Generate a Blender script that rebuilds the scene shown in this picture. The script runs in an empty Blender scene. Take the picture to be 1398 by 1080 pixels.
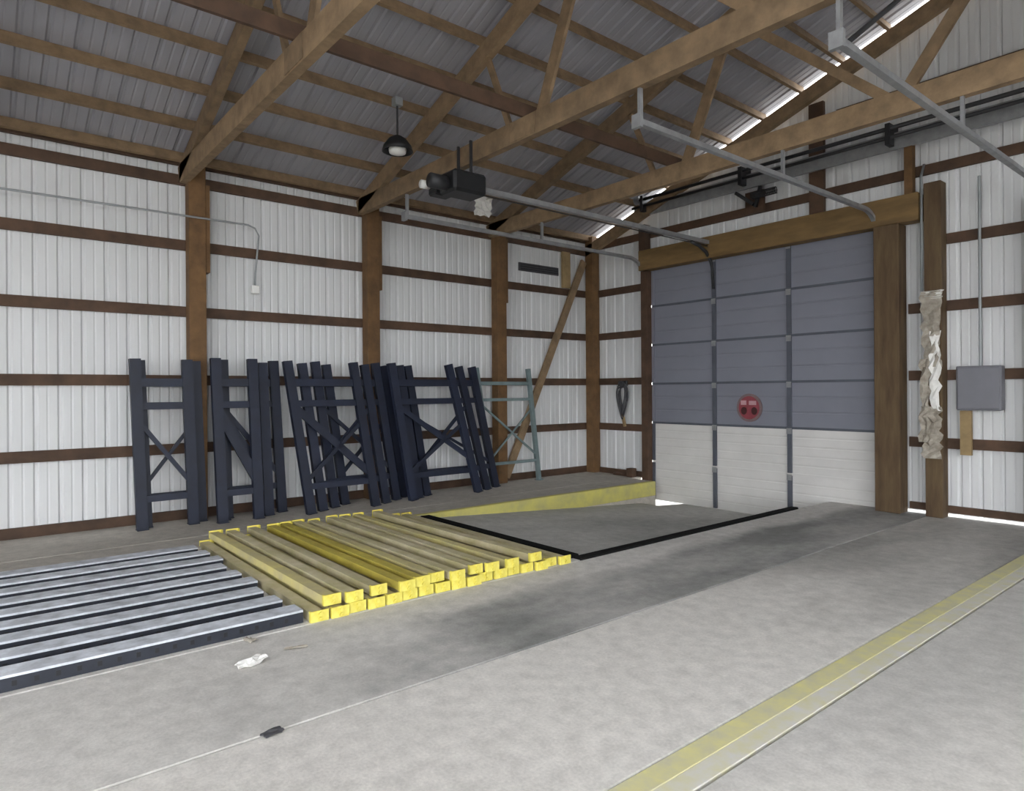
import bpy, bmesh, math, random
from mathutils import Vector, Matrix
random.seed(7)
scene = bpy.context.scene
COL = scene.collection

# ------------------------------------------------------------------ camera
# world: X = distance from the rack wall, Y = 0 at the door wall (negative towards the camera), Z up
FPX, W, H = 913.0, 1398.0, 1080.0
CAMX, CAMY, EYE = 9.48, -9.53, 1.64
PX0, PY0 = 732.0, 533.0
FWD = Vector((-0.7615, 0.648, 0)).normalized()
cam = bpy.data.cameras.new('camera')
camo = bpy.data.objects.new('camera', cam); COL.objects.link(camo)
cam.sensor_fit = 'HORIZONTAL'; cam.sensor_width = 36.0
cam.lens = FPX / W * 36.0
cam.shift_x = -(PX0 - W / 2) / W
cam.shift_y = (PY0 - H / 2) / W
cam.clip_start = 0.05; cam.clip_end = 500
q = FWD.to_track_quat('-Z', 'Y')
camo.rotation_mode = 'QUATERNION'
camo.rotation_quaternion = q @ Matrix.Rotation(math.radians(-0.4), 3, 'Z').to_quaternion()
camo.location = (CAMX, CAMY, EYE)
scene.camera = camo

# ------------------------------------------------------------------ light and exposure
world = bpy.data.worlds.new('sky'); scene.world = world
world.use_nodes = True
bg = world.node_tree.nodes['Background']
bg.inputs['Color'].default_value = (0.96, 0.98, 1.0, 1)
bg.inputs['Strength'].default_value = 4.0
scene.view_settings.view_transform = 'Standard'
scene.view_settings.look = 'None'
scene.view_settings.gamma = 1.0
scene.view_settings.use_curve_mapping = False
scene.view_settings.exposure = 1.0

# ------------------------------------------------------------------ materials
def _mat(name):
    m = bpy.data.materials.new(name); m.use_nodes = True
    return m, m.node_tree, m.node_tree.nodes['Principled BSDF']

def lin(c):
    return tuple(((v / 255 / 12.92) if v / 255 <= 0.04045 else ((v / 255 + 0.055) / 1.055) ** 2.4) for v in c)

def mat(name, rgb, rough=0.6, metal=0.0, var=0.15, scale=6.0, coord='Object', stretch=(1, 1, 1), bump=0.0, rnd=0.0, rgb2=None, detail=4.0):
    """a painted / sawn / rusted surface: two tones mixed by a noise, optional per-object variation"""
    m, nt, b = _mat(name)
    N, L = nt.nodes, nt.links
    tc = N.new('ShaderNodeTexCoord'); mp = N.new('ShaderNodeMapping')
    mp.inputs['Scale'].default_value = stretch
    L.new(tc.outputs[coord], mp.inputs['Vector'])
    nz = N.new('ShaderNodeTexNoise'); nz.inputs['Scale'].default_value = scale
    nz.inputs['Detail'].default_value = detail; nz.inputs['Roughness'].default_value = 0.6
    L.new(mp.outputs[0], nz.inputs['Vector'])
    ramp = N.new('ShaderNodeValToRGB')
    c1 = rgb2 if rgb2 else tuple(v * (1 - var) for v in rgb)
    c2 = rgb if rgb2 else tuple(min(1, v * (1 + var)) for v in rgb)
    ramp.color_ramp.elements[0].position = 0.3; ramp.color_ramp.elements[1].position = 0.7
    ramp.color_ramp.elements[0].color = (*c1, 1); ramp.color_ramp.elements[1].color = (*c2, 1)
    L.new(nz.outputs['Fac'], ramp.inputs['Fac'])
    out = ramp.outputs['Color']
    if rnd:
        oi = N.new('ShaderNodeObjectInfo'); mr = N.new('ShaderNodeMapRange')
        mr.inputs['To Min'].default_value = 1 - rnd; mr.inputs['To Max'].default_value = 1 + rnd
        L.new(oi.outputs['Random'], mr.inputs['Value'])
        mx = N.new('ShaderNodeMix'); mx.data_type = 'RGBA'; mx.blend_type = 'MULTIPLY'
        mx.inputs[0].default_value = 1.0
        L.new(out, mx.inputs[6]); L.new(mr.outputs[0], mx.inputs[7]); out = mx.outputs[2]
    L.new(out, b.inputs['Base Color'])
    b.inputs['Roughness'].default_value = rough; b.inputs['Metallic'].default_value = metal
    if bump:
        bp = N.new('ShaderNodeBump'); bp.inputs['Strength'].default_value = bump; bp.inputs['Distance'].default_value = 0.01
        L.new(nz.outputs['Fac'], bp.inputs['Height']); L.new(bp.outputs[0], b.inputs['Normal'])
    return m

def concrete(name, base, dark, big=0.45, patch=None, thr=(0.42, 0.62)):
    m, nt, b = _mat(name); N, L = nt.nodes, nt.links
    tc = N.new('ShaderNodeTexCoord')
    def noise(scale, det, stretch=(1, 1, 1), rough=0.6):
        mp = N.new('ShaderNodeMapping'); mp.inputs['Scale'].default_value = stretch
        L.new(tc.outputs['Object'], mp.inputs['Vector'])
        n = N.new('ShaderNodeTexNoise'); n.inputs['Scale'].default_value = scale
        n.inputs['Detail'].default_value = det; n.inputs['Roughness'].default_value = rough
        L.new(mp.outputs[0], n.inputs['Vector']); return n
    n1 = noise(big, 5, (1.0, 0.45, 1)); n2 = noise(9, 6); n3 = noise(60, 3)
    r1 = N.new('ShaderNodeValToRGB'); r1.color_ramp.elements[0].position = thr[0]; r1.color_ramp.elements[1].position = thr[1]
    r1.color_ramp.elements[0].color = (*dark, 1); r1.color_ramp.elements[1].color = (*base, 1)
    if patch:   # ragged oily wheel-track stain; for the next slab, shade near the door painted in
        sx_ = N.new('ShaderNodeSeparateXYZ'); L.new(tc.outputs['Object'], sx_.inputs[0])
        nw = noise(1.6, 5)
        def edge(out, a, b_, wob):
            ad = N.new('ShaderNodeMath'); ad.operation = 'MULTIPLY_ADD'; ad.inputs[1].default_value = wob
            L.new(nw.outputs['Fac'], ad.inputs[0]); L.new(out, ad.inputs[2])
            mr = N.new('ShaderNodeMapRange'); mr.interpolation_type = 'SMOOTHSTEP'
            mr.inputs['From Min'].default_value = a; mr.inputs['From Max'].default_value = b_
            L.new(ad.outputs[0], mr.inputs['Value']); return mr.outputs[0]
        m1 = edge(sx_.outputs['Y'], patch[0], patch[1], 1.6)      # fades out away from the door
        m2 = edge(sx_.outputs['X'], patch[2], patch[3], 0.5)      # keeps off the slab edge
        mu = N.new('ShaderNodeMath'); mu.operation = 'MULTIPLY'; L.new(m1, mu.inputs[0]); L.new(m2, mu.inputs[1])
        su = N.new('ShaderNodeMath'); su.operation = 'MULTIPLY_ADD'; su.inputs[1].default_value = -0.34; su.inputs[2].default_value = 0.20
        L.new(mu.outputs[0], su.inputs[0])
        ad = N.new('ShaderNodeMath'); L.new(n1.outputs['Fac'], ad.inputs[0]); L.new(su.outputs[0], ad.inputs[1])
        L.new(ad.outputs[0], r1.inputs['Fac'])
    else:
        L.new(n1.outputs['Fac'], r1.inputs['Fac'])
    def mul(a, n, lo, hi):
        mr = N.new('ShaderNodeMapRange'); mr.inputs['From Min'].default_value = 0.3; mr.inputs['From Max'].default_value = 0.7
        mr.inputs['To Min'].default_value = lo; mr.inputs['To Max'].default_value = hi
        L.new(n.outputs['Fac'], mr.inputs['Value'])
        mx = N.new('ShaderNodeMix'); mx.data_type = 'RGBA'; mx.blend_type = 'MULTIPLY'; mx.inputs[0].default_value = 1
        L.new(a, mx.inputs[6]); L.new(mr.outputs[0], mx.inputs[7]); return mx.outputs[2]
    o = mul(r1.outputs['Color'], n2, 0.86, 1.12); o = mul(o, n3, 0.9, 1.08)
    L.new(o, b.inputs['Base Color'])
    b.inputs['Roughness'].default_value = 0.82
    b.inputs['Specular IOR Level'].default_value = 0.25
    bp = N.new('ShaderNodeBump'); bp.inputs['Strength'].default_value = 0.25; bp.inputs['Distance'].default_value = 0.004
    L.new(n3.outputs['Fac'], bp.inputs['Height']); L.new(bp.outputs[0], b.inputs['Normal'])
    return m

def worn_paint(name, paint, under, thr=(0.45, 0.55), scale=7):
    return mat(name, paint, 0.7, 0, scale=scale, rgb2=under, detail=7, bump=0.1)

M = {}
M['sheet'] = mat('white_painted_steel_sheet', (0.66, 0.67, 0.68), 0.55, 0.0, 0.05, 1.3, stretch=(1, 1, 0.25), rnd=0.04)
M['roof'] = mat('galvanised_roof_steel', (0.40, 0.40, 0.44), 0.5, 0.15, 0.10, 1.2, stretch=(0.3, 1, 1), rnd=0.06)
M['wood'] = mat('brown_stained_timber', lin((104, 77, 48)), 0.75, 0, 0.28, 3.0, 'Object', (2, 2, 2), 0.15, 0.14)
M['truss'] = mat('weathered_truss_timber', lin((134, 112, 86)), 0.75, 0, 0.28, 3.0, 'Object', (2, 2, 2), 0.15, 0.14)
M['girt'] = mat('dark_girt_timber', lin((78, 58, 44)), 0.75, 0, 0.35, 2.0, 'Object', (2, 2, 2), 0.15, 0.18)
M['palewood'] = mat('pale_bare_timber', lin((150, 128, 92)), 0.75, 0, 0.2, 3.0, 'Object', (2, 2, 2), 0.1, 0.1)
M['header'] = mat('amber_header_timber', lin((118, 94, 58)), 0.7, 0, 0.25, 2.0, 'Object', (1, 1, 5), 0.12)
M['jamb'] = mat('rough_jamb_timber', lin((104, 86, 60)), 0.75, 0, 0.3, 2.0, 'Object', (5, 5, 0.8), 0.15, rgb2=lin((74, 54, 36)))
M['conc'] = concrete('grey_concrete', (0.66, 0.635, 0.60), (0.53, 0.515, 0.49))
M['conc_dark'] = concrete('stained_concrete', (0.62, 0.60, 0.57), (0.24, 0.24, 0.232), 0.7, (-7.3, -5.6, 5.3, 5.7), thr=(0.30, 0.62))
M['conc_mid'] = concrete('shade_painted_concrete', (0.66, 0.635, 0.60), (0.34, 0.33, 0.31), 0.6, (-5.6, -1.4, 5.0, 5.2), thr=(0.28, 0.62))  # shade towards the door, painted into the concrete colour
M['conc_bay'] = concrete('ramp_concrete', (0.60, 0.59, 0.56), (0.42, 0.42, 0.40), 0.5)
M['conc_walk'] = concrete('walkway_concrete', (0.58, 0.545, 0.49), (0.45, 0.42, 0.375), 0.5)
M['earth'] = concrete('yard_gravel', (0.34, 0.33, 0.31), (0.28, 0.27, 0.25), 0.2)
M['joint'] = mat('joint_filler', (0.05, 0.05, 0.05), 0.9)
M['yline'] = worn_paint('worn_yellow_floor_paint', lin((214, 207, 142)), lin((192, 188, 164)), scale=8)
M['ykerb'] = worn_paint('yellow_kerb_paint', lin((212, 204, 110)), lin((182, 176, 118)), scale=4)
M['yworn'] = worn_paint('worn_off_yellow_paint', lin((205, 200, 160)), lin((206, 204, 204)), scale=9)
M['blackedge'] = mat('black_steel_edge', (0.012, 0.012, 0.012), 0.8, 0, 0.2, 10)
M['blackedge'].node_tree.nodes['Principled BSDF'].inputs['Specular IOR Level'].default_value = 0.05
M['doorgrey'] = mat('slate_grey_door_paint', lin((128, 130, 142)), 0.5, 0, 0.05, 1.5, rnd=0.02)
M['doorwhite'] = mat('off_white_door_paint', (0.66, 0.65, 0.635), 0.5, 0, 0.06, 2.0)
M['stile'] = mat('dark_grey_door_stile', lin((92, 96, 106)), 0.5, 0.2, 0.1)
M['track'] = mat('galvanised_track_steel', (0.34, 0.35, 0.36), 0.45, 0.45, 0.15, 8)
M['darksteel'] = mat('dark_steel', (0.035, 0.036, 0.04), 0.5, 0.3, 0.2, 8)
M['black'] = mat('black_paint', (0.012, 0.013, 0.015), 0.5, 0.1, 0.2, 8)
M['navy'] = mat('navy_rack_paint', lin((26, 33, 52)), 0.5, 0.0, 0.22, 5.0, rnd=0.16)
M['teal'] = mat('faded_teal_rack_paint', lin((112, 128, 130)), 0.55, 0.0, 0.15, 6.0)
M['beamy'] = mat('dusty_yellow_beam_paint', lin((212, 200, 132)), 0.6, 0, 0.2, 4.0, rgb2=lin((182, 172, 136)), rnd=0.10)
M['beamt'] = mat('dusty_tan_beam_paint', lin((206, 196, 166)), 0.65, 0, 0.2, 4.0, rgb2=lin((176, 168, 122)), rnd=0.10)
M['beamo'] = mat('strong_yellow_beam_paint', lin((208, 192, 86)), 0.55, 0, 0.2, 4.0, rgb2=lin((176, 160, 74)), rnd=0.08)
M['endy'] = mat('bright_yellow_end_plate', lin((238, 228, 120)), 0.5, 0, 0.12, 12.0, rgb2=lin((216, 200, 76)))
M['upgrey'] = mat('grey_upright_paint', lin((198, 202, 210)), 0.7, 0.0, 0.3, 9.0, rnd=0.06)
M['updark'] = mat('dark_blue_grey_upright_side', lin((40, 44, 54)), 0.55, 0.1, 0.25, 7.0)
M['white'] = mat('white_plastic', (0.8, 0.8, 0.78), 0.5, 0, 0.04)
M['paper'] = mat('crumpled_white_paper', (0.82, 0.81, 0.78), 0.8, 0, 0.06, 20)
M['wrap'] = mat('torn_pale_wrap', (0.46, 0.42, 0.36), 0.8, 0, 0.25, 14, rgb2=(0.24, 0.21, 0.17))
M['red'] = mat('faded_red_sign_paint', lin((140, 66, 74)), 0.5, 0, 0.15, 12)
M['pink'] = mat('faded_pink_print', lin((190, 150, 156)), 0.5, 0, 0.1, 12)
M['maroon'] = mat('dark_maroon_print', lin((66, 30, 30)), 0.6, 0, 0.1, 12)
M['signrim'] = mat('brown_grey_sign_rim', lin((122, 104, 106)), 0.6, 0, 0.1, 12)
M['cable'] = mat('dark_grey_cable', lin((70, 70, 74)), 0.6, 0, 0.2, 10)
M['box'] = mat('grey_enamel_box', lin((120, 120, 128)), 0.5, 0.1, 0.05, 5)
M['conduit'] = mat('grey_conduit', lin((150, 154, 156)), 0.45, 0.2, 0.08, 6)

mc, nt, b = _mat('added_clear_roof_sheet')  # for roof sheets added out of view to let daylight in
tr = nt.nodes.new('ShaderNodeBsdfTransparent'); tr.inputs['Color'].default_value = (0.9, 0.92, 0.93, 1)
ms = nt.nodes.new('ShaderNodeMixShader'); ms.inputs[0].default_value = 0.12
nt.links.new(tr.outputs[0], ms.inputs[1]); nt.links.new(b.outputs[0], ms.inputs[2])
nt.links.new(ms.outputs[0], nt.nodes['Material Output'].inputs['Surface'])
M['clear'] = mc

# ------------------------------------------------------------------ mesh helpers
class MB:
    def __init__(self): self.bm = bmesh.new()
    def box(self, x0, x1, y0, y1, z0, z1):
        v = [self.bm.verts.new(p) for p in ((x0, y0, z0), (x1, y0, z0), (x1, y1, z0), (x0, y1, z0), (x0, y0, z1), (x1, y0, z1), (x1, y1, z1), (x0, y1, z1))]
        for f in ((0, 3, 2, 1), (4, 5, 6, 7), (0, 1, 5, 4), (1, 2, 6, 5), (2, 3, 7, 6), (3, 0, 4, 7)):
            self.bm.faces.new([v[i] for i in f])
        return self
    def bar(self, p, q, w, h, side=None):
        """box along p->q; w = width along `side`, h = the other way"""
        p, q = Vector(p), Vector(q); d = (q - p).normalized()
        s = Vector(side) if side else Vector((0, 0, 1)).cross(d)
        if s.length < 1e-4: s = Vector((1, 0, 0))
        s = (s - d * s.dot(d)).normalized(); u = d.cross(s)
        v = []
        for c in (p, q):
            for a, b in ((-1, -1), (1, -1), (1, 1), (-1, 1)):
                v.append(self.bm.verts.new(c + s * (a * w / 2) + u * (b * h / 2)))
        for f in ((0, 3, 2, 1), (4, 5, 6, 7), (0, 1, 5, 4), (1, 2, 6, 5), (2, 3, 7, 6), (3, 0, 4, 7)):
            self.bm.faces.new([v[i] for i in f])
        return self
    def tube(self, pts, r, n=8, caps=True):
        pts = [Vector(p) for p in pts]; rings = []
        for i, p in enumerate(pts):
            d = (pts[min(i + 1, len(pts) - 1)] - pts[max(i - 1, 0)]).normalized()
            ref = Vector((0, 0, 1)) if abs(d.z) < 0.9 else Vector((1, 0, 0))
            s = d.cross(ref).normalized(); u = s.cross(d)
            rr = r[i] if isinstance(r, (list, tuple)) else r
            rings.append([self.bm.verts.new(p + (s * math.cos(2 * math.pi * k / n) + u * math.sin(2 * math.pi * k / n)) * rr) for k in range(n)])
        for a, b in zip(rings, rings[1:]):
            for k in range(n): self.bm.faces.new((a[k], a[(k + 1) % n], b[(k + 1) % n], b[k]))
        if caps:
            self.bm.faces.new(rings[0][::-1]); self.bm.faces.new(rings[-1])
        return self
    def prism(self, poly, vec):
        """closed polygon (list of points) extruded by vec"""
        vec = Vector(vec)
        a = [self.bm.verts.new(p) for p in poly]; b = [self.bm.verts.new(Vector(p) + vec) for p in poly]
        n = len(a)
        for k in range(n): self.bm.faces.new((a[k], a[(k + 1) % n], b[(k + 1) % n], b[k]))
        self.bm.faces.new(a[::-1]); self.bm.faces.new(b)
        return self
    def mesh(self, name):
        bmesh.ops.recalc_face_normals(self.bm, faces=self.bm.faces[:])
        me = bpy.data.meshes.new(name); self.bm.to_mesh(me); self.bm.free(); return me
    def build(self, name, m, parent=None, smooth=False, bevel=0.0, loc=None):
        if bevel:
            bmesh.ops.bevel(self.bm, geom=self.bm.edges[:], offset=bevel, segments=1, affect='EDGES')
        me = self.mesh(name)
        return link(name, me, m, parent, smooth, loc)

def link(name, me, m, parent=None, smooth=False, loc=None):
    if m is not None and not me.materials: me.materials.append(M[m] if isinstance(m, str) else m)
    o = bpy.data.objects.new(name, me); COL.objects.link(o)
    if parent: o.parent = parent
    if loc: o.location = loc
    if smooth:
        for p in me.polygons: p.use_smooth = True
    return o

def empty(name, loc=(0, 0, 0)):
    o = bpy.data.objects.new(name, None); COL.objects.link(o); o.location = loc; o.empty_display_size = 0.2
    return o
def local(o, p):  # a world point in the frame of an unrotated empty
    return Vector(p) - Vector(o.location)
def tag(o, label=None, cat=None, group=None, kind=None):
    if label: o['label'] = label
    if cat: o['category'] = cat
    if group: o['group'] = group
    if cat and not kind: kind = 'thing'
    if kind: o['kind'] = kind
    return o
def struct(name, label):
    return tag(empty(name), label, None, None, 'structure')

# geometry constants
SLOPE, EAVE = 0.335, 4.64          # roof underside height at X = 0 and rise per metre
RIDGE, WIDTH, DEPTH = 9.0, 18.0, 17.0
BAY = 2.43
def roofz(x): return EAVE + SLOPE * (x if x <= RIDGE else WIDTH - x)
KERB, EDGE, RAMP = 1.88, 4.85, -5.02
WALK = 0.025

# ------------------------------------------------------------------ floor
floor = struct('floor', 'grey concrete floor slabs with sunken ramp and raised walkway')
def slab(x0, x1, y0, y1, z1, m, z0=-0.5):
    return MB().box(x0, x1, y0, y1, z0, z1).build('slab', m, floor, bevel=0.006)
g = 0.012
slab(0.0, 1.28, -DEPTH, 0, WALK, 'conc_walk')
slab(1.28 + g, KERB - 0.1, -DEPTH, -0.32, WALK, 'conc_walk')
slab(KERB, EDGE - g, -DEPTH, RAMP - g, 0, 'conc')
slab(EDGE, 6.2 - g, -DEPTH, 0, 0, 'conc_dark')
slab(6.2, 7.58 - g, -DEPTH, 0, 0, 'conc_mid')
slab(7.82, WIDTH, -DEPTH, 0, 0, 'conc')
slab(7.58, 7.82 - g, -DEPTH, -9.6, 0, 'conc')
MB().box(7.58, 7.70, -9.6, 0, -0.5, 0.004).build('painted_line', 'yline', floor, bevel=0.003)
MB().box(7.70, 7.82 - g, -9.6, 0, -0.5, 0.002).build('worn_line', 'yworn', floor, bevel=0.003)
MB().box(KERB - 0.1, KERB, -DEPTH, RAMP, -0.5, WALK - 0.002).build('kerb', 'conc_walk', floor, bevel=0.006)
MB().box(KERB - 0.1, KERB, RAMP, -0.32, -0.22, WALK).build('yellow_kerb', 'ykerb', floor, bevel=0.006)
MB().box(KERB - 0.1, KERB - 0.004, RAMP, -0.32, -0.5, -0.22).build('kerb', 'conc_walk', floor)
MB().box(KERB - 0.095, KERB - 0.012, -5.6, -0.34, WALK - 0.012, WALK + 0.003).build('painted_line', 'ykerb', floor)
MB().box(0, WIDTH, -DEPTH, 0, -0.52, -0.49).build('sub_base', 'joint', floor)
# the ramp down to the door
mb = MB()
mb.prism([(KERB + 0.36, RAMP + 0.02, -0.02), (KERB + 0.36, 0.0, -0.36), (KERB + 0.36, 0.35, -0.38), (KERB + 0.36, 0.35, -0.6), (KERB + 0.36, RAMP + 0.02, -0.6)], (EDGE - KERB - 0.36, 0, 0))
mb.prism([(KERB, RAMP + 0.02, -0.02), (KERB, -0.7, -0.313), (KERB, 0.1, -0.50), (KERB, 0.1, -0.6), (KERB, RAMP + 0.02, -0.6)], (0.36, 0, 0))
mb.build('ramp', 'conc_bay', floor)

ground = MB().box(-60, 80, -80, 60, -0.7, -0.53).build('ground', 'earth'); tag(ground, 'grey gravel yard around the building', None, None, 'structure')

# black steel edge angles around the ramp
e = empty('trim_1', (EDGE - 0.08, -2.9, 0)); tag(e, 'black steel edge bar along the near side of the ramp', None, None, 'structure')
MB().box(-0.03, 0.075, RAMP + 2.9, 2.0, -0.45, 0.022).build('edge_bar', 'blackedge', e, bevel=0.008)
e = empty('trim_2', (3.3, RAMP, 0)); tag(e, 'black steel edge bar across the head of the ramp', None, None, 'structure')
MB().box(KERB + 0.05 - 3.3, EDGE - 0.115 - 3.3, -0.07, 0.07, -0.45, 0.03).build('edge_bar', 'blackedge', e, bevel=0.008)

# ------------------------------------------------------------------ corrugated sheets
SW, SP = 0.92, 0.23
def sheet_profile(n=4, rib=0.022):
    pts = []
    for k in range(n):
        o = k * SP
        pts += [(o, 0), (o + SP * 0.30, 0), (o + SP * 0.37, 0.006), (o + SP * 0.44, 0), (o + SP * 0.72, 0), (o + SP * 0.80, rib), (o + SP * 0.90, rib), (o + SP * 0.98, 0)]
    pts.append((n * SP, 0))
    return pts
PROF = sheet_profile()
def sheet_mesh(name, prof, fa, fb):
    """prof: list of (along, out); fa/fb give the start and end 3D points of each flute"""
    bm = bmesh.new()
    a = [bm.verts.new(fa(s, o)) for s, o in prof]; b = [bm.verts.new(fb(s, o)) for s, o in prof]
    for k in range(len(a) - 1): bm.faces.new((a[k], a[k + 1], b[k + 1], b[k]))
    me = bpy.data.meshes.new(name); bm.to_mesh(me); bm.free()
    return me

# rack wall (X = 0)
wl = struct('wall_left', 'white corrugated steel wall with brown timber posts and girts')
me = sheet_mesh('wall_sheet', PROF, lambda s, o: (-o, -s, 0.0), lambda s, o: (-o, -s, EAVE + 0.03))
me.materials.append(M['sheet'])
n = int(DEPTH / SW) + 1
for k in range(n):
    link('wall_sheet', me, None, wl, loc=(0, -k * SW, 0))
GZ = [0.16, 0.93, 1.80, 2.68, 3.53, 4.36]
for z in GZ[1:]:
    for k in range(7):
        y1 = -k * BAY - (0.0 if k else 0.0); y0 = max(-(k + 1) * BAY, -DEPTH)
        MB().box(0.012, 0.052, y0 + 0.004, y1 - 0.004, z - 0.065, z + 0.065).build('girt', 'girt', wl)
MB().box(0.012, 0.052, -DEPTH, 0, WALK, WALK + 0.12).build('skirt_board', 'girt', wl)
MB().box(0.02, 0.07, -DEPTH, 0, EAVE - 0.10, EAVE - 0.01).build('eave_board', 'girt', wl)
for k in range(1, 7):
    y = -k * BAY
    p = MB().box(0.055, 0.24, y - 0.10, y + 0.10, WALK, EAVE + 0.02).build('post', 'wood', wl, bevel=0.006)
    MB().box(0.07, 0.22, y + 0.101, y + 0.15, 3.18, 4.30).build('knee_block', 'wood', p)
MB().box(0.055, 0.25, -0.22, -0.02, WALK, EAVE).build('post', 'wood', wl, bevel=0.006)
# wind brace between the last bay's post and the corner
MB().bar((0.10, -0.30, 4.16), (0.10, -2.26, WALK + 0.08), 0.05, 0.14, side=(1, 0, 0)).build('wind_brace', 'truss', wl)
MB().box(0.055, 0.10, -0.86, -0.66, 3.60, 4.29).build('filler_board', 'palewood', wl)

# door wall (Y = 0)
D0, D1, DB, DT = 1.58, 5.58, -0.36, 3.78
E0, E1, EB, ET = 7.42, 11.42, 0.0, 3.86
wb = struct('wall_back', 'white corrugated gable wall framing the big grey door')
def gable_sheet(x0, x1, zb, zt=None):
    prof = [(s, o) for s, o in PROF if s <= x1 - x0 + 1e-6]
    if prof[-1][0] < x1 - x0: prof.append((x1 - x0, 0))
    gap = 0.17
    me = sheet_mesh('wall_sheet', prof, lambda s, o: (x0 + s, o, zb),
                    lambda s, o: (x0 + s, o, zt if zt else roofz(x0 + s) - gap))
    me.materials.append(M['sheet']); return link('wall_sheet', me, None, wb)
def gable_run(x0, x1, zb):
    x = x0
    while x < x1 - 1e-3:
        gable_sheet(x, min(x + SW, x1), zb); x += SW
gable_run(0, D0 - 0.05, 0.0)
gable_run(D0 - 0.05, D1 + 0.05, DT - 0.05)
gable_run(D1 + 0.05, E0, 0.03)
gable_run(E0, E1, ET)
gable_run(E1, WIDTH, 0.0)
for z in GZ[1:5]:
    for x0, x1 in ((0.05, D0 - 0.12), (D1 + 0.36, 6.62), (6.62, E0), (E1, WIDTH)):
        if z == GZ[4] and x0 == D1 + 0.36: x0 = 6.2
        MB().box(x0, x1, -0.052, -0.012, z - 0.065, z + 0.065).build('girt', 'girt', wb)
for x0, x1 in ((0.05, 3.0), (3.0, 5.9), (5.9, 9.0), (9.0, 13.0), (13.0, WIDTH)):
    MB().box(x0 + 0.003, x1 - 0.003, -0.052, -0.012, 4.40, 4.53).build('girt', 'girt', wb)
MB().box(5.0, 13.0, -0.052, -0.012, 5.5, 5.62).build('girt', 'girt', wb)
# skirt boards, header, jamb posts
MB().box(D1 + 0.36, E0, -0.052, -0.012, 0.05, 0.14).build('skirt_board', 'girt', wb)
MB().box(0.05, D0 - 0.12, -0.052, -0.012, WALK, WALK + 0.10).build('skirt_board', 'girt', wb)
MB().box(D0 - 0.12, 6.14, -0.26, -0.06, 3.79, 4.15).build('header', 'header', wb, bevel=0.008)
MB().box(D1 + 0.02, D1 + 0.34, -0.30, -0.05, 0.0, 3.785).build('jamb_post', 'jamb', wb, bevel=0.008)
MB().box(D0 - 0.12, D0 + 0.03, -0.20, -0.072, -0.27, 3.785).build('jamb_post', 'girt', wb, bevel=0.006)
MB().box(D1 + 0.36, D1 + 0.46, -0.16, -0.055, 4.15, 4.82).build('cleat', 'wood', wb)
MB().box(D0 - 0.14, D0 - 0.0, -0.22, -0.06, 4.155, 4.62).build('cleat', 'girt', wb)
MB().box(4.62, 4.84, -0.12, -0.056, 4.155, roofz(4.62) - 0.40).build('gable_post', 'girt', wb)
MB().box(6.20, 6.40, -0.24, -0.055, 0.0, 4.24).build('post', 'jamb', wb, bevel=0.006)
MB().box(E0 - 0.14, E0, -0.24, -0.055, 0.0, ET).build('post', 'wood', wb, bevel=0.006)

# far walls behind the camera: open bays along the right side and the end
wr = struct('wall_right', 'open fronted side of timber posts with daylight between')
for k in range(0, 8):
    MB().box(WIDTH - 0.22, WIDTH - 0.02, -k * BAY - 0.1, -k * BAY + 0.1, 0, EAVE).build('post', 'wood', wr)
MB().box(WIDTH - 0.3, WIDTH, -DEPTH, 0, 4.2, EAVE).build('lintel', 'wood', wr)
me = sheet_mesh('wall_sheet', PROF, lambda s, o: (o, -s, 0.0), lambda s, o: (o, -s, EAVE + 0.03)); me.materials.append(M['sheet'])
for k in range(6): link('wall_sheet', me, None, wr, loc=(WIDTH, -k * SW, 0))  # unseen sheets added over the bays near the door to cut daylight there
wf = struct('wall_front', 'end wall of the shed with open doorways')
x = 0.0
while x < WIDTH - 1e-3:
    x1 = min(x + SW, WIDTH); zb = 4.1 if 5.5 < x < 15 else 0.0
    prof = [(s, o) for s, o in PROF if s <= x1 - x + 1e-6]
    mm = sheet_mesh('wall_sheet', prof, lambda s, o: (x + s, -o, zb), lambda s, o: (x + s, -o, roofz(x + s)))
    mm.materials.append(M['sheet']); link('wall_sheet', mm, None, wf, loc=(0, -DEPTH, 0)); x += SW

# ------------------------------------------------------------------ roof
roof = struct('ceiling', 'grey corrugated steel roof on timber purlins')
RT = 0.0
for sgn in (0, 1):
    xa, xb = (-0.25, RIDGE) if sgn == 0 else (WIDTH + 0.25, RIDGE)
    me = sheet_mesh('roof_sheet', PROF, lambda s, o: (xa, -s, EAVE + SLOPE * (-0.25) + o), lambda s, o: (xb, -s, EAVE + SLOPE * RIDGE + o))
    me.materials.append(M['roof'])
    for k in range(int((DEPTH + 0.5) / SW) + 1):
        o = link('roof_sheet', me, None, roof, loc=(0, 0.03 - k * SW, 0))
        if sgn == 1 and k % 2 == 1 and k > 5:  # unseen clear sheets added behind the camera to brighten the floor
            o.name = 'added_skylight_sheet'; o.data = me.copy(); o.data.materials.clear(); o.data.materials.append(M['clear'])
    nrm = Vector((-SLOPE, 0, 1)).normalized() if sgn == 0 else Vector((SLOPE, 0, 1)).normalized()
    for k in range(15):
        d = 0.12 + k * 0.62
        x = d if sgn == 0 else WIDTH - d
        c = Vector((x, 0, roofz(x))) - nrm * 0.065
        MB().bar(c + Vector((0, 0.02, 0)), c + Vector((0, -DEPTH, 0)), 0.042, 0.125, side=Vector((1, 0, 0)) - nrm * nrm.x).build('purlin', 'truss', roof)

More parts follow.
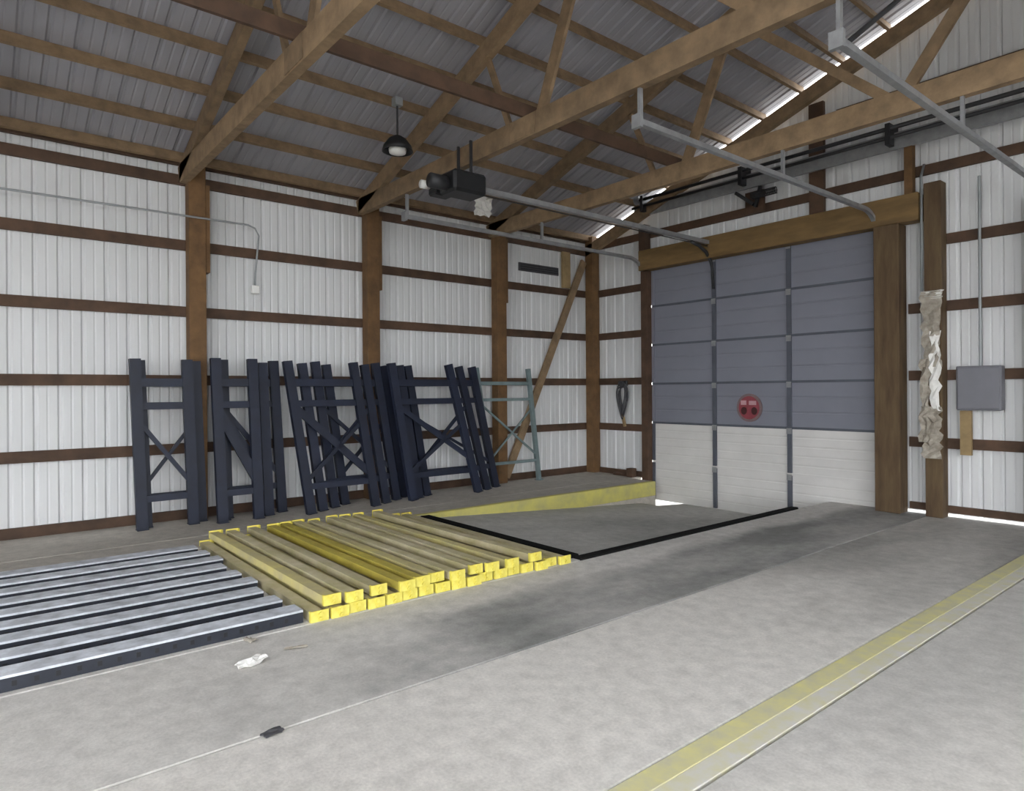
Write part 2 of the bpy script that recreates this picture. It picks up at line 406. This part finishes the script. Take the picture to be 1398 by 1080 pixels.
# ------------------------------------------------------------------ trusses
CH = 0.235
ORD = {0: 'fixed to the door wall gable', 1: 'over the first wall post from the corner', 2: 'over the second wall post from the corner, crossing mid picture',
       3: 'over the third wall post from the corner', 4: 'over the fourth wall post from the corner', 5: 'over the fifth wall post from the corner', 6: 'over the sixth wall post from the corner'}
def truss(k):
    y = -k * BAY if k else -0.175
    yo = y - 0.13 if k else y
    t = empty('roof_truss', (RIDGE, yo, 4.25)); tag(t, 'brown timber roof truss ' + ORD[k], 'truss', 'timber roof trusses')
    L = lambda x, z: local(t, (x, yo, z))
    S = (0, 1, 0)
    zb = 4.42
    off = 0.125 + 0.10   # roof to chord centre
    top = lambda x: roofz(x) - 0.125 - (0.115 if k else 0.175)
    if k: MB().bar(L(0.1, zb), L(WIDTH - 0.32, zb), 0.09, CH, side=S).build('bottom_chord', 'truss', t)
    for sg in (0, 1):
        mx = (lambda v: v) if sg == 0 else (lambda v: WIDTH - v)
        MB().bar(L(mx(0.34 if sg else 0.05), top(0.34 if sg else 0.05)), L(mx(RIDGE), top(RIDGE)), 0.09, 0.20, side=S).build('top_chord', 'truss', t)
        if k:
            for a, za, b, zbb, w in ((3.78, zb, 3.3, top(3.3), 0.07), (4.22, zb, 4.95, top(4.95), 0.14), (4.95, top(4.95), 6.8, zb, 0.10), (6.8, zb, RIDGE - 0.05, top(RIDGE), 0.12)):
                MB().bar(L(mx(a), za), L(mx(b), zbb), 0.04, w, side=S).build('web', 'truss', t)
            MB().box(mx(4.0) - 0.2 - RIDGE, mx(4.0) + 0.2 - RIDGE, -0.052, 0.052, zb - 0.10 - 4.25, zb + 0.112 - 4.25).build('gusset', 'truss', t)
for k in range(0, 7): truss(k)
# long braces laid on the bottom chords
for i, (x, m_, lab) in enumerate(((4.0, 'truss', 'long timber brace laid across the truss chords above the ramp'), (8.4, 'truss', 'long timber brace under the ridge line'))):
    e = empty('chord_brace', (x, -6, 4.582)); tag(e, lab, 'timber')
    MB().box(-0.02, 0.02, -8.9, 3.75, -0.042, 0.10).build('board', 'girt', e)

# ------------------------------------------------------------------ sectional door
def section_mesh(w, h, grooves):
    """a ribbed door section: profile in (Y, Z) extruded along X"""
    pr = [(0.045, 0.004), (0.0, 0.004)]
    pr_z = []
    for i in range(grooves):
        zc = h * (i + 1) / (grooves + 1)
        pr_z += [(0.0, zc - 0.016), (0.006, zc - 0.008), (0.006, zc + 0.008), (0.0, zc + 0.016)]
    pr += pr_z + [(0.0, h - 0.004), (0.045, h - 0.004)]
    return MB().prism([(0, y, z) for y, z in pr], (w, 0, 0)).mesh('section')
def sectional_door(name, label, x0, x1, z0, n, hh, white_rows):
    d = empty(name, ((x0 + x1) / 2, -0.02, z0)); tag(d, label, None, None, 'structure')
    w = x1 - x0
    mg, mw = section_mesh(w, hh, 2), section_mesh(w, hh, 4)
    mg.materials.append(M['doorgrey']); mw.materials.append(M['doorwhite'])
    for i in range(n):
        s = link('section', mw if i < white_rows else mg, None, d, loc=(-w / 2, 0, i * hh))
        # rolled lip above each section
        MB().box(-w / 2, w / 2, -0.012, 0.0, hh - 0.018, hh + 0.018).build('seam_strip', 'stile' if i >= white_rows - 1 else 'doorwhite', s, loc=(w / 2, 0, 0))
        for f in (1 / 3, 2 / 3):
            x = w * f
            MB().box(x - 0.035, x + 0.035, -0.03, 0.0, 0.02, hh - 0.02).build('stile', 'stile', s)
            MB().box(x - 0.04, x + 0.04, -0.04, -0.03, hh - 0.09, hh + 0.0).build('hinge', 'track', s)
        for x in (0.03, w - 0.03):
            MB().box(x - 0.03, x + 0.03, -0.025, 0.0, 0.02, hh - 0.02).build('end_stile', 'doorgrey' if i >= white_rows else 'stile', s)
    return d
HH = (DT - DB) / 6 + 0.012
door = sectional_door('door_1', 'tall sectional overhead door, slate grey above and off white below', D0, D1, DB, 6, HH, 2)
sectional_door('door_2', 'second sectional overhead door beyond the right edge', E0, E1, EB, 6, ET / 6, 2)

# round sign on the door
sx, sz = 3.57, 1.34
s = empty('round_sign', (sx, -0.045, sz)); tag(s, 'round faded red sign on the grey door', 'sign')
def disc(r, y0, y1, n=28, sx_=1.0): return [(r * math.cos(2 * math.pi * i / n) * sx_, y0, r * math.sin(2 * math.pi * i / n)) for i in range(n)], (0, y1 - y0, 0)
MB().prism(*disc(0.225, -0.010, 0.012)).build('rim', 'signrim', s)
MB().prism(*disc(0.185, -0.014, -0.010)).build('face', 'red', s)
MB().box(-0.145, -0.045, -0.018, -0.014, 0.045, 0.115).build('pale_mark', 'pink', s, bevel=0.001)
MB().box(0.0, 0.13, -0.018, -0.014, 0.045, 0.11).build('pale_mark', 'pink', s, bevel=0.001)
for x in (-0.09, 0.095):
    mb = MB(); mb.prism([(x + 0.052 * math.cos(2 * math.pi * i / 14), -0.018, -0.05 + 0.062 * math.sin(2 * math.pi * i / 14)) for i in range(14)], (0, 0.004, 0)); mb.build('dark_mark', 'maroon', s)

# ------------------------------------------------------------------ door tracks
def door_track(x, label, ztop=4.0, base=-0.3, length=5.02, flip=1, vertical=True, diag=False):
    t = empty('door_track', (x, -0.1, base)); tag(t, label, 'track', 'overhead door tracks')
    L = lambda y, z: local(t, (x, y, z))
    pts = []
    R = 0.42
    if vertical: pts.append(L(-0.10, base))
    for i in range(9):
        a = math.pi / 2 * i / 8
        pts.append(L(-0.10 - R + R * math.cos(a), ztop - R + R * math.sin(a)))
    pts.append(L(-length, ztop))
    mb = MB()
    for p, q in zip(pts, pts[1:]):
        mb.bar(p, q, 0.022, 0.07, side=(1, 0, 0)) if False else mb.bar(p, q, 0.055, 0.05, side=(1, 0, 0))
    mb.build('rail', 'track', t)
    # hangers up to the trusses
    for y in (-2.58, -length + 0.03):
        MB().box(-0.015, 0.015, y + 0.1 - 0.02, y + 0.1 + 0.02, ztop - base, 4.30 - base).build('hanger', 'track', t)
    if diag: MB().bar(L(-length + 0.1, ztop), L(-length + 1.15, ztop + 0.75), 0.03, 0.03).build('hanger_brace', 'darksteel', t)
    MB().box(-0.05, 0.05, -length + 0.07, -length + 0.11, ztop - base - 0.06, ztop - base + 0.06).build('end_stop', 'track', t)
    return t
door_track(D0 - 0.10, 'galvanised door track along the rack wall, curving down by the corner', 4.0, -0.25)
door_track(D1 + 0.01, 'galvanised door track overhead, curving down beside the thick jamb post', 4.0, 0.02)
door_track(E0 - 0.06, 'galvanised door track overhead at the top right corner', 4.0, 0.02, 5.02, diag=True)

# torsion shaft and spring over the door
t = empty('torsion_shaft', (4.6, -0.30, 4.95)); tag(t, 'long grey torsion shaft and rail high across the gable wall', 'shaft')
MB().box(-3.3, 3.2, 0.12, 0.17, -0.16, 0.06).build('mounting_rail', 'track', t)
mb = MB(); mb.tube([(-3.25, 0.02, 0.10), (3.15, 0.02, 0.10)], 0.028, 10); mb.build('shaft', 'darksteel', t, True)
mb = MB(); mb.tube([(-3.25, 0.02, -0.02), (3.15, 0.02, -0.02)], 0.024, 10); mb.build('lower_shaft', 'darksteel', t, True)
for x in (-3.0, -1.0, 1.2, 2.9):
    MB().box(x - 0.03, x + 0.03, -0.03, 0.25, -0.12, 0.16).build('bearing_plate', 'darksteel', t)
for x in (-3.12, 3.06):
    mb = MB(); mb.tube([(x - 0.05, 0.02, 0.1), (x + 0.05, 0.02, 0.1)], 0.07, 14); mb.build('drum', 'track', t)
t = empty('spring_anchor', (3.72, -0.06, 4.52)); tag(t, 'dark spring anchor plate and coil on a brown board above the door', 'bracket')
MB().box(-0.16, 0.16, -0.05, 0.0, -0.12, 0.22).build('board', 'girt', t)
MB().bar((-0.28, -0.12, 0.24), (0.02, -0.10, 0.0), 0.06, 0.05).build('arm', 'darksteel', t)
MB().bar((0.14, -0.10, 0.26), (0.05, -0.10, -0.05), 0.04, 0.05).build('strut', 'darksteel', t)
pts = [(0.02 + 0.42 * i / 160, -0.16 + 0.05 * math.cos(i * 0.7), 0.12 + 0.05 * math.sin(i * 0.7)) for i in range(161)]
MB().tube(pts, 0.008, 5).build('coil', 'black', t)

# door opener: motor head on a long rail
t = empty('door_opener', (2.95, -5.05, 4.05)); tag(t, 'black door opener motor hung on a long rail below the trusses', 'opener')
MB().box(-0.17, 0.17, -0.26, 0.20, -0.12, 0.13).build('motor_housing', 'black', t, bevel=0.03)
MB().box(-0.34, -0.18, -0.30, -0.05, -0.10, 0.06).build('control_box', 'black', t, bevel=0.02)
mb = MB(); mb.tube([(0.0, -0.48, -0.02), (0.0, -0.27, -0.02)], 0.085, 14); mb.build('motor', 'darksteel', t, True)
mb = MB(); mb.tube([(-0.3, -0.42, 0.02), (-0.3, -0.31, 0.02)], 0.05, 12); mb.build('lamp_socket', 'white', t, True)
MB().box(-0.035, 0.035, 0.20, 4.95, -0.03, 0.03).build('rail', 'track', t)
mb = MB(); mb.tube([(0.0, 0.2, -0.06), (0.0, 4.9, -0.06)], 0.008, 6); mb.build('chain', 'darksteel', t)
for x in (-0.13, 0.13):
    MB().box(x - 0.012, x + 0.012, -0.02, 0.01, 0.12, 0.50).build('hanger', 'darksteel', t)
pts = [(0.0, 4.35, -0.05), (0.0, 4.55, -0.08), (0.0, 4.75, -0.16), (0.0, 4.88, -0.30), (0.0, 4.93, -0.50), (0.0, 4.95, -0.75)]
MB().tube(pts, 0.028, 8).build('door_arm', 'darksteel', t, True)

# dome lamp under the roof
lx, ly, lz = 2.12, -5.48, 4.62
t = empty('dome_lamp', (lx, ly, lz)); tag(t, 'black dome pendant lamp hanging under the roof sheets', 'lamp')
bm = MB(); N_ = 20
prof = [(0.02, 0.17), (0.05, 0.16), (0.11, 0.12), (0.17, 0.04), (0.19, -0.03), (0.175, -0.03), (0.155, 0.03), (0.10, 0.10), (0.03, 0.135)]
rings = [[bm.bm.verts.new((r * math.cos(2 * math.pi * i / N_), r * math.sin(2 * math.pi * i / N_), z)) for i in range(N_)] for r, z in prof]
for a, b in zip(rings, rings[1:]):
    for i in range(N_): bm.bm.faces.new((a[i], a[(i + 1) % N_], b[(i + 1) % N_], b[i]))
bm.build('shade', 'black', t, True)
mb = MB(); mb.tube([(0, 0, 0.12), (0, 0, 0.05), (0, 0, 0.0), (0, 0, -0.05), (0, 0, -0.075)], [0.035, 0.06, 0.11, 0.10, 0.03], 14); mb.build('bulb', 'white', t, True)
mb = MB(); mb.tube([(0, 0, 0.16), (0, 0, roofz(lx) - lz - 0.10)], 0.012, 8); mb.build('stem', 'darksteel', t)
mb = MB(); mb.box(-0.05, 0.05, -0.05, 0.05, roofz(lx) - lz - 0.20, roofz(lx) - lz - 0.10); mb.build('junction_box', 'conduit', t)

# ------------------------------------------------------------------ rack uprights leaning on the wall
def ray(px, py):
    a = math.radians(-0.4)
    # image to camera axes, then to the room
    dx, dy = (px - PX0) / FPX, -(py - PY0) / FPX
    dx, dy = dx * math.cos(a) - dy * math.sin(a), dx * math.sin(a) + dy * math.cos(a)
    R_ = Vector((FWD.y, -FWD.x, 0))
    return FWD + R_ * dx + Vector((0, 0, 1)) * dy
def y_on_wall(px, x):
    """Y of the point of the plane X = x that lies in the vertical plane through pixel column px"""
    d = ray(px, PY0); t = (x - CAMX) / d.x
    return CAMY + d.y * t
def rack_frame(lb, lt, rb, rt, b0, b1, label, h=2.06, m='navy', pw=0.118, pd=0.075, braces=None, thin=1.0):
    yl0, yl1, yr0, yr1 = (y_on_wall(lb, b0), y_on_wall(lt, b1), y_on_wall(rb, b0), y_on_wall(rt, b1))
    base = Vector((b0, (yl0 + yr0) / 2, WALK))
    f = empty('pallet_rack', base); tag(f, label, 'rack', 'pallet rack frames leaning on the wall')
    A0, A1 = Vector((b0, yl0, WALK)), Vector((b1, yl1, WALK + h))
    B0, B1 = Vector((b0, yr0, WALK)), Vector((b1, yr1, WALK + h))
    nrm = (A1 - A0).cross(B0 - A0).normalized()
    for p, q in ((A0, A1), (B0, B1)):
        po = MB().bar(p - base, q - base, pd, pw, side=nrm).build('post', m, f)
        d = (q - p).normalized()
        MB().bar(p - base + d * 0.0, p - base + d * 0.012, 0.13, 0.12, side=nrm).build('foot_plate', m, po)
    at = lambda P, Q, z: P + (Q - P) * (z / h) - base
    for z, w in ((1.74, 0.10), (1.46, 0.085), (0.36, 0.08)):
        MB().bar(at(A0, A1, z), at(B0, B1, z), 0.035, w * thin, side=nrm).build('cross_brace', m, f)
    for za, zb_, w in (braces or ((1.38, 0.46, 0.06),)):
        MB().bar(at(A0, A1, za), at(B0, B1, zb_), 0.032, w * thin, side=nrm).build('diagonal_brace', m, f)
    return f
frames = [
    (193, 184, 263, 255, 0.46, 0.39, 'navy rack frame leaning on the wall, leftmost of the row', ((1.30, 0.50, 0.05),)),
    (199, 190, 274, 266, 0.32, 0.29, 'navy rack frame nested directly behind the leftmost frame', ((0.50, 1.30, 0.04),)),
    (303, 294, 352, 344, 0.66, 0.48, 'navy rack frame with a wide diagonal, second cluster from the left, front one', ((1.40, 0.50, 0.12),)),
    (306, 298, 366, 358, 0.50, 0.38, 'navy rack frame, middle one of the second cluster', ((1.40, 0.50, 0.07),)),
    (310, 304, 384, 373, 0.36, 0.29, 'navy rack frame, rear one of the second cluster', ((1.40, 0.50, 0.06),)),
    (424, 392, 512, 482, 0.82, 0.58, 'navy rack frame, front one of the third cluster', ((1.42, 0.46, 0.10), (0.42, 1.20, 0.05))),
    (440, 412, 526, 497, 0.68, 0.48, 'navy rack frame, second from the front of the third cluster', ((0.55, 1.40, 0.06),)),
    (456, 430, 540, 512, 0.52, 0.38, 'navy rack frame, third from the front of the third cluster', ((1.42, 0.46, 0.05),)),
    (470, 445, 551, 523, 0.38, 0.29, 'navy rack frame, rear one of the third cluster', ((0.42, 1.30, 0.05),)),
    (563, 534, 652, 612, 0.76, 0.58, 'navy rack frame, front one of the fourth cluster before the wall brace', ((1.40, 0.55, 0.075), (0.40, 1.10, 0.05))),
    (571, 545, 664, 626, 0.62, 0.49, 'navy rack frame, second from the front of the fourth cluster', ((0.42, 1.40, 0.05),)),
    (582, 556, 676, 644, 0.48, 0.40, 'navy rack frame, rear one of the fourth cluster', ((1.20, 0.42, 0.04),)),
]
for lb, lt, rb, rt, b0, b1, lab, br in frames:
    rack_frame(lb, lt, rb, rt, b0, b1, lab, h=2.03 + random.uniform(-0.03, 0.04), braces=br)
rack_frame(672, 650, 735, 721, 0.31, 0.30, 'faded teal rack frame crossing the slanted wall brace', h=2.0, m='teal', pw=0.075, pd=0.06, braces=((1.38, 0.46, 0.05), (0.42, 1.3, 0.04)), thin=0.6)

# ------------------------------------------------------------------ yellow rack beams
BLEN = 3.02
def beam_meshes(kind):
    # step-beam profile in (Y, Z): a box with a shelf step on one side
    pr = [(-0.06, 0.0), (0.06, 0.0), (0.06, 0.046), (0.028, 0.046), (0.028, 0.064), (-0.06, 0.064)]
    body = MB().prism([(-BLEN / 2 + 0.01, y, z) for y, z in pr], (BLEN - 0.02, 0, 0)).mesh('tube'); body.materials.append(M[kind])
    mb = MB(); mb.box(-0.006, 0.006, -0.066, 0.062, 0.0, 0.078)
    mb.box(-0.03, 0.0, -0.070, -0.061, 0.0, 0.078)
    plate = mb.mesh('end_plate'); plate.materials.append(M['endy'])
    mb = MB()
    for z in (0.02, 0.055): mb.tube([(0.004, 0.0, z), (0.02, 0.0, z)], 0.014, 8)
    stud = mb.mesh('hook'); stud.materials.append(M['endy'])
    return body, plate, stud
BM = {k: beam_meshes(k) for k in ('beamy', 'beamt', 'beamo')}
ordn = ['first', 'second', 'third', 'fourth', 'fifth', 'sixth', 'seventh', 'eighth', 'ninth', 'tenth', 'eleventh', 'twelfth', 'thirteenth', 'fourteenth', 'fifteenth', 'sixteenth', 'seventeenth']
COLN = {'beamy': 'dusty yellow', 'beamt': 'dusty tan', 'beamo': 'strong yellow'}
def rack_beam(y, z, kind, label, rz=0.0, dx=0.0, flip=False, tilt=0.0):
    xc = EDGE - 0.02 - BLEN / 2 + dx
    b = empty('rack_beam', (xc, y, z)); b.rotation_euler = (tilt, 0, rz); tag(b, label, 'rack beam', 'loose rack beams laid beside the ramp')
    body, plate, stud = BM[kind]
    link('tube', body, None, b)
    for sgn in (1, -1):
        p = link('end_plate', plate, None, b, loc=(sgn * BLEN / 2, 0, 0))
        if sgn < 0: p.rotation_euler = (0, 0, math.pi)
        link('hook', stud, None, p)
kinds = ['beamt', 'beamy', 'beamt', 'beamy', 'beamy', 'beamt', 'beamt', 'beamt', 'beamo', 'beamo', 'beamy', 'beamt', 'beamy', 'beamy', 'beamt', 'beamy', 'beamt']
bottom = [-5.24 - 0.1485 * k for k in range(17)]
for i, (y, kd) in enumerate(zip(bottom, kinds)):
    rack_beam(y, 0.002, kd, 'bottom-layer ' + COLN[kd] + ' rack beam, ' + ordn[i] + ' from the ramp edge', random.uniform(-0.002, 0.002), random.uniform(-0.03, 0.03))
tops = [(-5.60, 'beamt', 0.018), (-5.88, 'beamy', 0.012), (-6.07, 'beamt', -0.003), (-6.22, 'beamt', -0.003), (-6.45, 'beamt', 0.004), (-6.61, 'beamy', 0.003), (-6.76, 'beamo', 0.003), (-6.91, 'beamo', 0.003), (-7.12, 'beamt', -0.004), (-7.34, 'beamt', 0.002), (-7.50, 'beamy', 0.003)]
for j, (yy, kd, rz) in enumerate(tops):
    rack_beam(yy, 0.081, kd, 'top-layer ' + COLN[kd] + ' rack beam, ' + ordn[j] + ' from the ramp edge', rz, random.uniform(-0.06, 0.02))

# ------------------------------------------------------------------ grey perforated uprights on the floor, left
ULEN = 3.6
def upright_meshes():
    # open channel seen from the side
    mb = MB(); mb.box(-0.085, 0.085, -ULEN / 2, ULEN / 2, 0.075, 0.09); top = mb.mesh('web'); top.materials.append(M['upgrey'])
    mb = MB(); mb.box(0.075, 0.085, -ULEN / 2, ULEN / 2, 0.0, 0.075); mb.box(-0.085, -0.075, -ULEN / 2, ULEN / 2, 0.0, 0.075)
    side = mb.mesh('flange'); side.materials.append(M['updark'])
    mb = MB()
    k = -ULEN / 2 + 0.08
    while k < ULEN / 2 - 0.05:
        mb.box(0.0845, 0.087, k - 0.012, k + 0.012, 0.025, 0.055); k += 0.1
    holes = mb.mesh('perforations'); holes.materials.append(M['black'])
    return top, side, holes
UP = upright_meshes()
for k in range(9):
    x = 4.70 - k * 0.325
    xs = -7.72 - 0.03 * (k % 3) - ULEN / 2
    u = empty('rack_upright', (x, xs, 0.002))
    tag(u, 'grey perforated rack upright lying flat, ' + ordn[k] + ' from the near slab edge', 'rack upright', 'grey uprights lying left of the beams')
    u.rotation_euler = (0, 0, random.uniform(-0.004, 0.004))
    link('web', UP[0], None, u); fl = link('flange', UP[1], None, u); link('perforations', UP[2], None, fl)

# ------------------------------------------------------------------ small things on the walls
# conduit with a drop to a white box, rack wall
t = empty('wall_conduit', (0.07, -7.0, 3.7)); tag(t, 'thin grey conduit along the wall bending down to a small white box', 'conduit')
yA, yB = y_on_wall(150, 0.28), y_on_wall(350, 0.1)
za = 3.86
pts = [(0.186, -16.9 + 7.0, za - 3.7), (0.186, yB - 0.14 + 7.0, za - 3.7), (0.18, yB - 0.05 + 7.0, za - 3.73), (0.17, yB + 7.0, za - 3.82), (0.12, yB + 7.0, za - 4.0), (0.02, yB + 7.0, za - 4.3), (0.0, yB + 7.0, 3.07 - 3.7)]
MB().tube(pts, 0.013, 8).build('pipe', 'conduit', t, True)
MB().box(-0.03, 0.05, yB + 7.0 - 0.05, yB + 7.0 + 0.05, 2.98 - 3.7, 3.09 - 3.7).build('outlet_box', 'white', t, bevel=0.008)
# dark narrow plate
y0_, y1_ = y_on_wall(708, 0.0), y_on_wall(762, 0.0)
t = empty('narrow_vent', (0.02, (y0_ + y1_) / 2, 3.90)); tag(t, 'narrow dark grey vent slot high on the white wall beside the corner', 'vent')
hw = (y1_ - y0_) / 2
MB().box(-0.01, 0.02, -hw, hw, -0.075, 0.075).build('frame', 'cable', t, bevel=0.004)
for z in (-0.04, 0.0, 0.04):
    MB().box(0.018, 0.03, -hw + 0.03, hw - 0.03, z - 0.012, z + 0.012).build('louvre', 'darksteel', t)
# torn scrap at the eave
t = None
def crumple(name, label, cat, loc, sx, sy, sz, m, seed, rot=0.0, n=7):
    rr = random.Random(seed); bm = bmesh.new()
    g_ = [[bm.verts.new(((i / (n - 1) - 0.5) * sx + rr.uniform(-.06, .06) * sx, (j / (n - 1) - 0.5) * sy + rr.uniform(-.06, .06) * sy, rr.random() * sz)) for j in range(n)] for i in range(n)]
    for i in range(n - 1):
        for j in range(n - 1): bm.faces.new((g_[i][j], g_[i + 1][j], g_[i + 1][j + 1], g_[i][j + 1]))
    me = bpy.data.meshes.new(name); bm.to_mesh(me); bm.free()
    o = link(name, me, m, loc=loc); o.rotation_euler = (0, 0, rot)
    md = o.modifiers.new('thickness', 'SOLIDIFY'); md.thickness = 0.003; md.offset = 1.0
    return tag(o, label, cat)
o = crumple('insulation_scrap', 'torn scrap of white insulation hanging under the eave above the track', 'insulation', (0.74, y_on_wall(660, 0.74), 4.60), 0.30, 0.30, 0.08, 'paper', 21); o.rotation_euler = (0.2, math.pi / 2, 0.0)
def on_floor(px, py, z=0.0):
    d = ray(px, py); t_ = (z - EYE) / d.z
    return Vector((CAMX, CAMY, EYE)) + d * t_
p = on_floor(344, 908); crumple('paper_scrap', 'large white paper scrap on the concrete near the lower left', 'paper', (p.x, p.y, 0.004), 0.09, 0.17, 0.035, 'paper', 3, 0.3)
p = on_floor(342, 876); crumple('paper_scrap', 'small pale paper scrap beside the slab edge, behind the large one', 'paper', (p.x, p.y, 0.004), 0.08, 0.06, 0.02, 'wrap', 5, 0.3, 5)
p = on_floor(404, 886); crumple('paper_scrap', 'thin pale sliver of paper lying between the scrap and beams', 'paper', (p.x, p.y, 0.004), 0.14, 0.03, 0.012, 'wrap', 6, 1.2, 5)
p = on_floor(372, 1002); crumple('rag', 'small dark rag on the concrete at the bottom left', 'rag', (p.x, p.y, 0.004), 0.06, 0.10, 0.012, 'cable', 8, 0.2, 5)

# coil of cable on the wall by the door
t = empty('cable_coil', (0.93, -0.10, 1.45)); tag(t, 'dark grey cable coil hung on the girt between corner and door', 'cable')
rr = random.Random(4)
for k in range(6):
    a, b_ = 0.17 + rr.uniform(-0.05, 0.05), 0.30 + rr.uniform(-0.04, 0.05)
    ox, oz = rr.uniform(-0.03, 0.03), rr.uniform(-0.04, 0.04)
    pts = [(ox + a * math.cos(2 * math.pi * i / 24) * (0.6 + 0.4 * math.sin(2 * math.pi * i / 24)), -0.012 * k, oz + b_ * math.sin(2 * math.pi * i / 24)) for i in range(25)]
    MB().tube(pts, 0.014, 6).build('loop', 'cable', t, True)
MB().box(-0.12, 0.10, -0.02, 0.03, 0.26, 0.36).build('hook', 'darksteel', t, bevel=0.01)
MB().bar((0.0, -0.02, -0.28), (0.06, -0.02, -0.50), 0.05, 0.04).build('tie', 'palewood', t)

# torn wrap on the post by the right edge
t = empty('torn_wrap', (6.30, -0.26, 1.9)); tag(t, 'torn pale paper wrap hanging down the front of the right timber post', 'wrap')
rr = random.Random(12)
def ragged(x0, x1, z0, z1, m, seed):
    r2 = random.Random(seed); bm = bmesh.new(); nz, nx = 14, 4; G = []
    for j in range(nz):
        z = z0 + (z1 - z0) * j / (nz - 1)
        a, b_ = x0 + r2.uniform(-.03, .03), x1 + r2.uniform(-.03, .03)
        G.append([bm.verts.new((a + (b_ - a) * i / (nx - 1), -0.01 - r2.random() * 0.05, z)) for i in range(nx)])
    for j in range(nz - 1):
        for i in range(nx - 1): bm.faces.new((G[j][i], G[j][i + 1], G[j + 1][i + 1], G[j + 1][i]))
    me = bpy.data.meshes.new('strip'); bm.to_mesh(me); bm.free()
    o = link('strip', me, m, t); md = o.modifiers.new('thickness', 'SOLIDIFY'); md.thickness = 0.004
ragged(-0.11, 0.10, 0.0, 0.95, 'wrap', 1); ragged(-0.02, 0.09, -0.55, 0.45, 'paper', 2); ragged(-0.14, -0.02, -0.95, 0.1, 'wrap', 3); ragged(-0.10, 0.10, -1.15, -0.5, 'wrap', 5)
ragged(-0.12, 0.12, 0.86, 0.96, 'paper', 7)

t = empty('wall_box', (6.78, -0.06, 1.62)); tag(t, 'grey enamel box on the wall at the right edge', 'electrical box')
MB().box(-0.24, 0.24, -0.14, 0.0, -0.26, 0.28).build('body', 'box', t, bevel=0.01)
MB().box(-0.22, 0.22, -0.155, -0.14, -0.24, 0.26).build('cover', 'box', t, bevel=0.006)
MB().tube([(0.0, -0.05, 0.28), (0.0, -0.05, 2.6)], 0.018, 8).build('conduit', 'conduit', t)
t = empty('short_plank', (6.62, -0.10, 0.8)); tag(t, 'short pale plank fixed upright under the grey wall box', 'plank')
MB().box(-0.06, 0.06, -0.03, 0.03, 0.0, 0.55).build('board', 'palewood', t)
t = empty('post_conduit', (6.16, -0.2, 2.9)); tag(t, 'thin grey conduit running up beside the right timber post', 'conduit')
MB().tube([(0, 0, -0.3), (0, 0, 1.45), (0, 0.1, 1.62)], 0.018, 8).build('pipe', 'conduit', t, True)
t = empty('wood_offcut', (1.18, -0.16, WALK)); tag(t, 'dark wooden offcut block at the foot of the door jamb', 'wood block')
MB().box(-0.07, 0.07, -0.07, 0.06, 0, 0.16).build('block', 'girt', t, bevel=0.005)
MB().box(-0.45, -0.12, -0.02, 0.04, 0.0, 0.05).build('strip', 'girt', t, bevel=0.005)
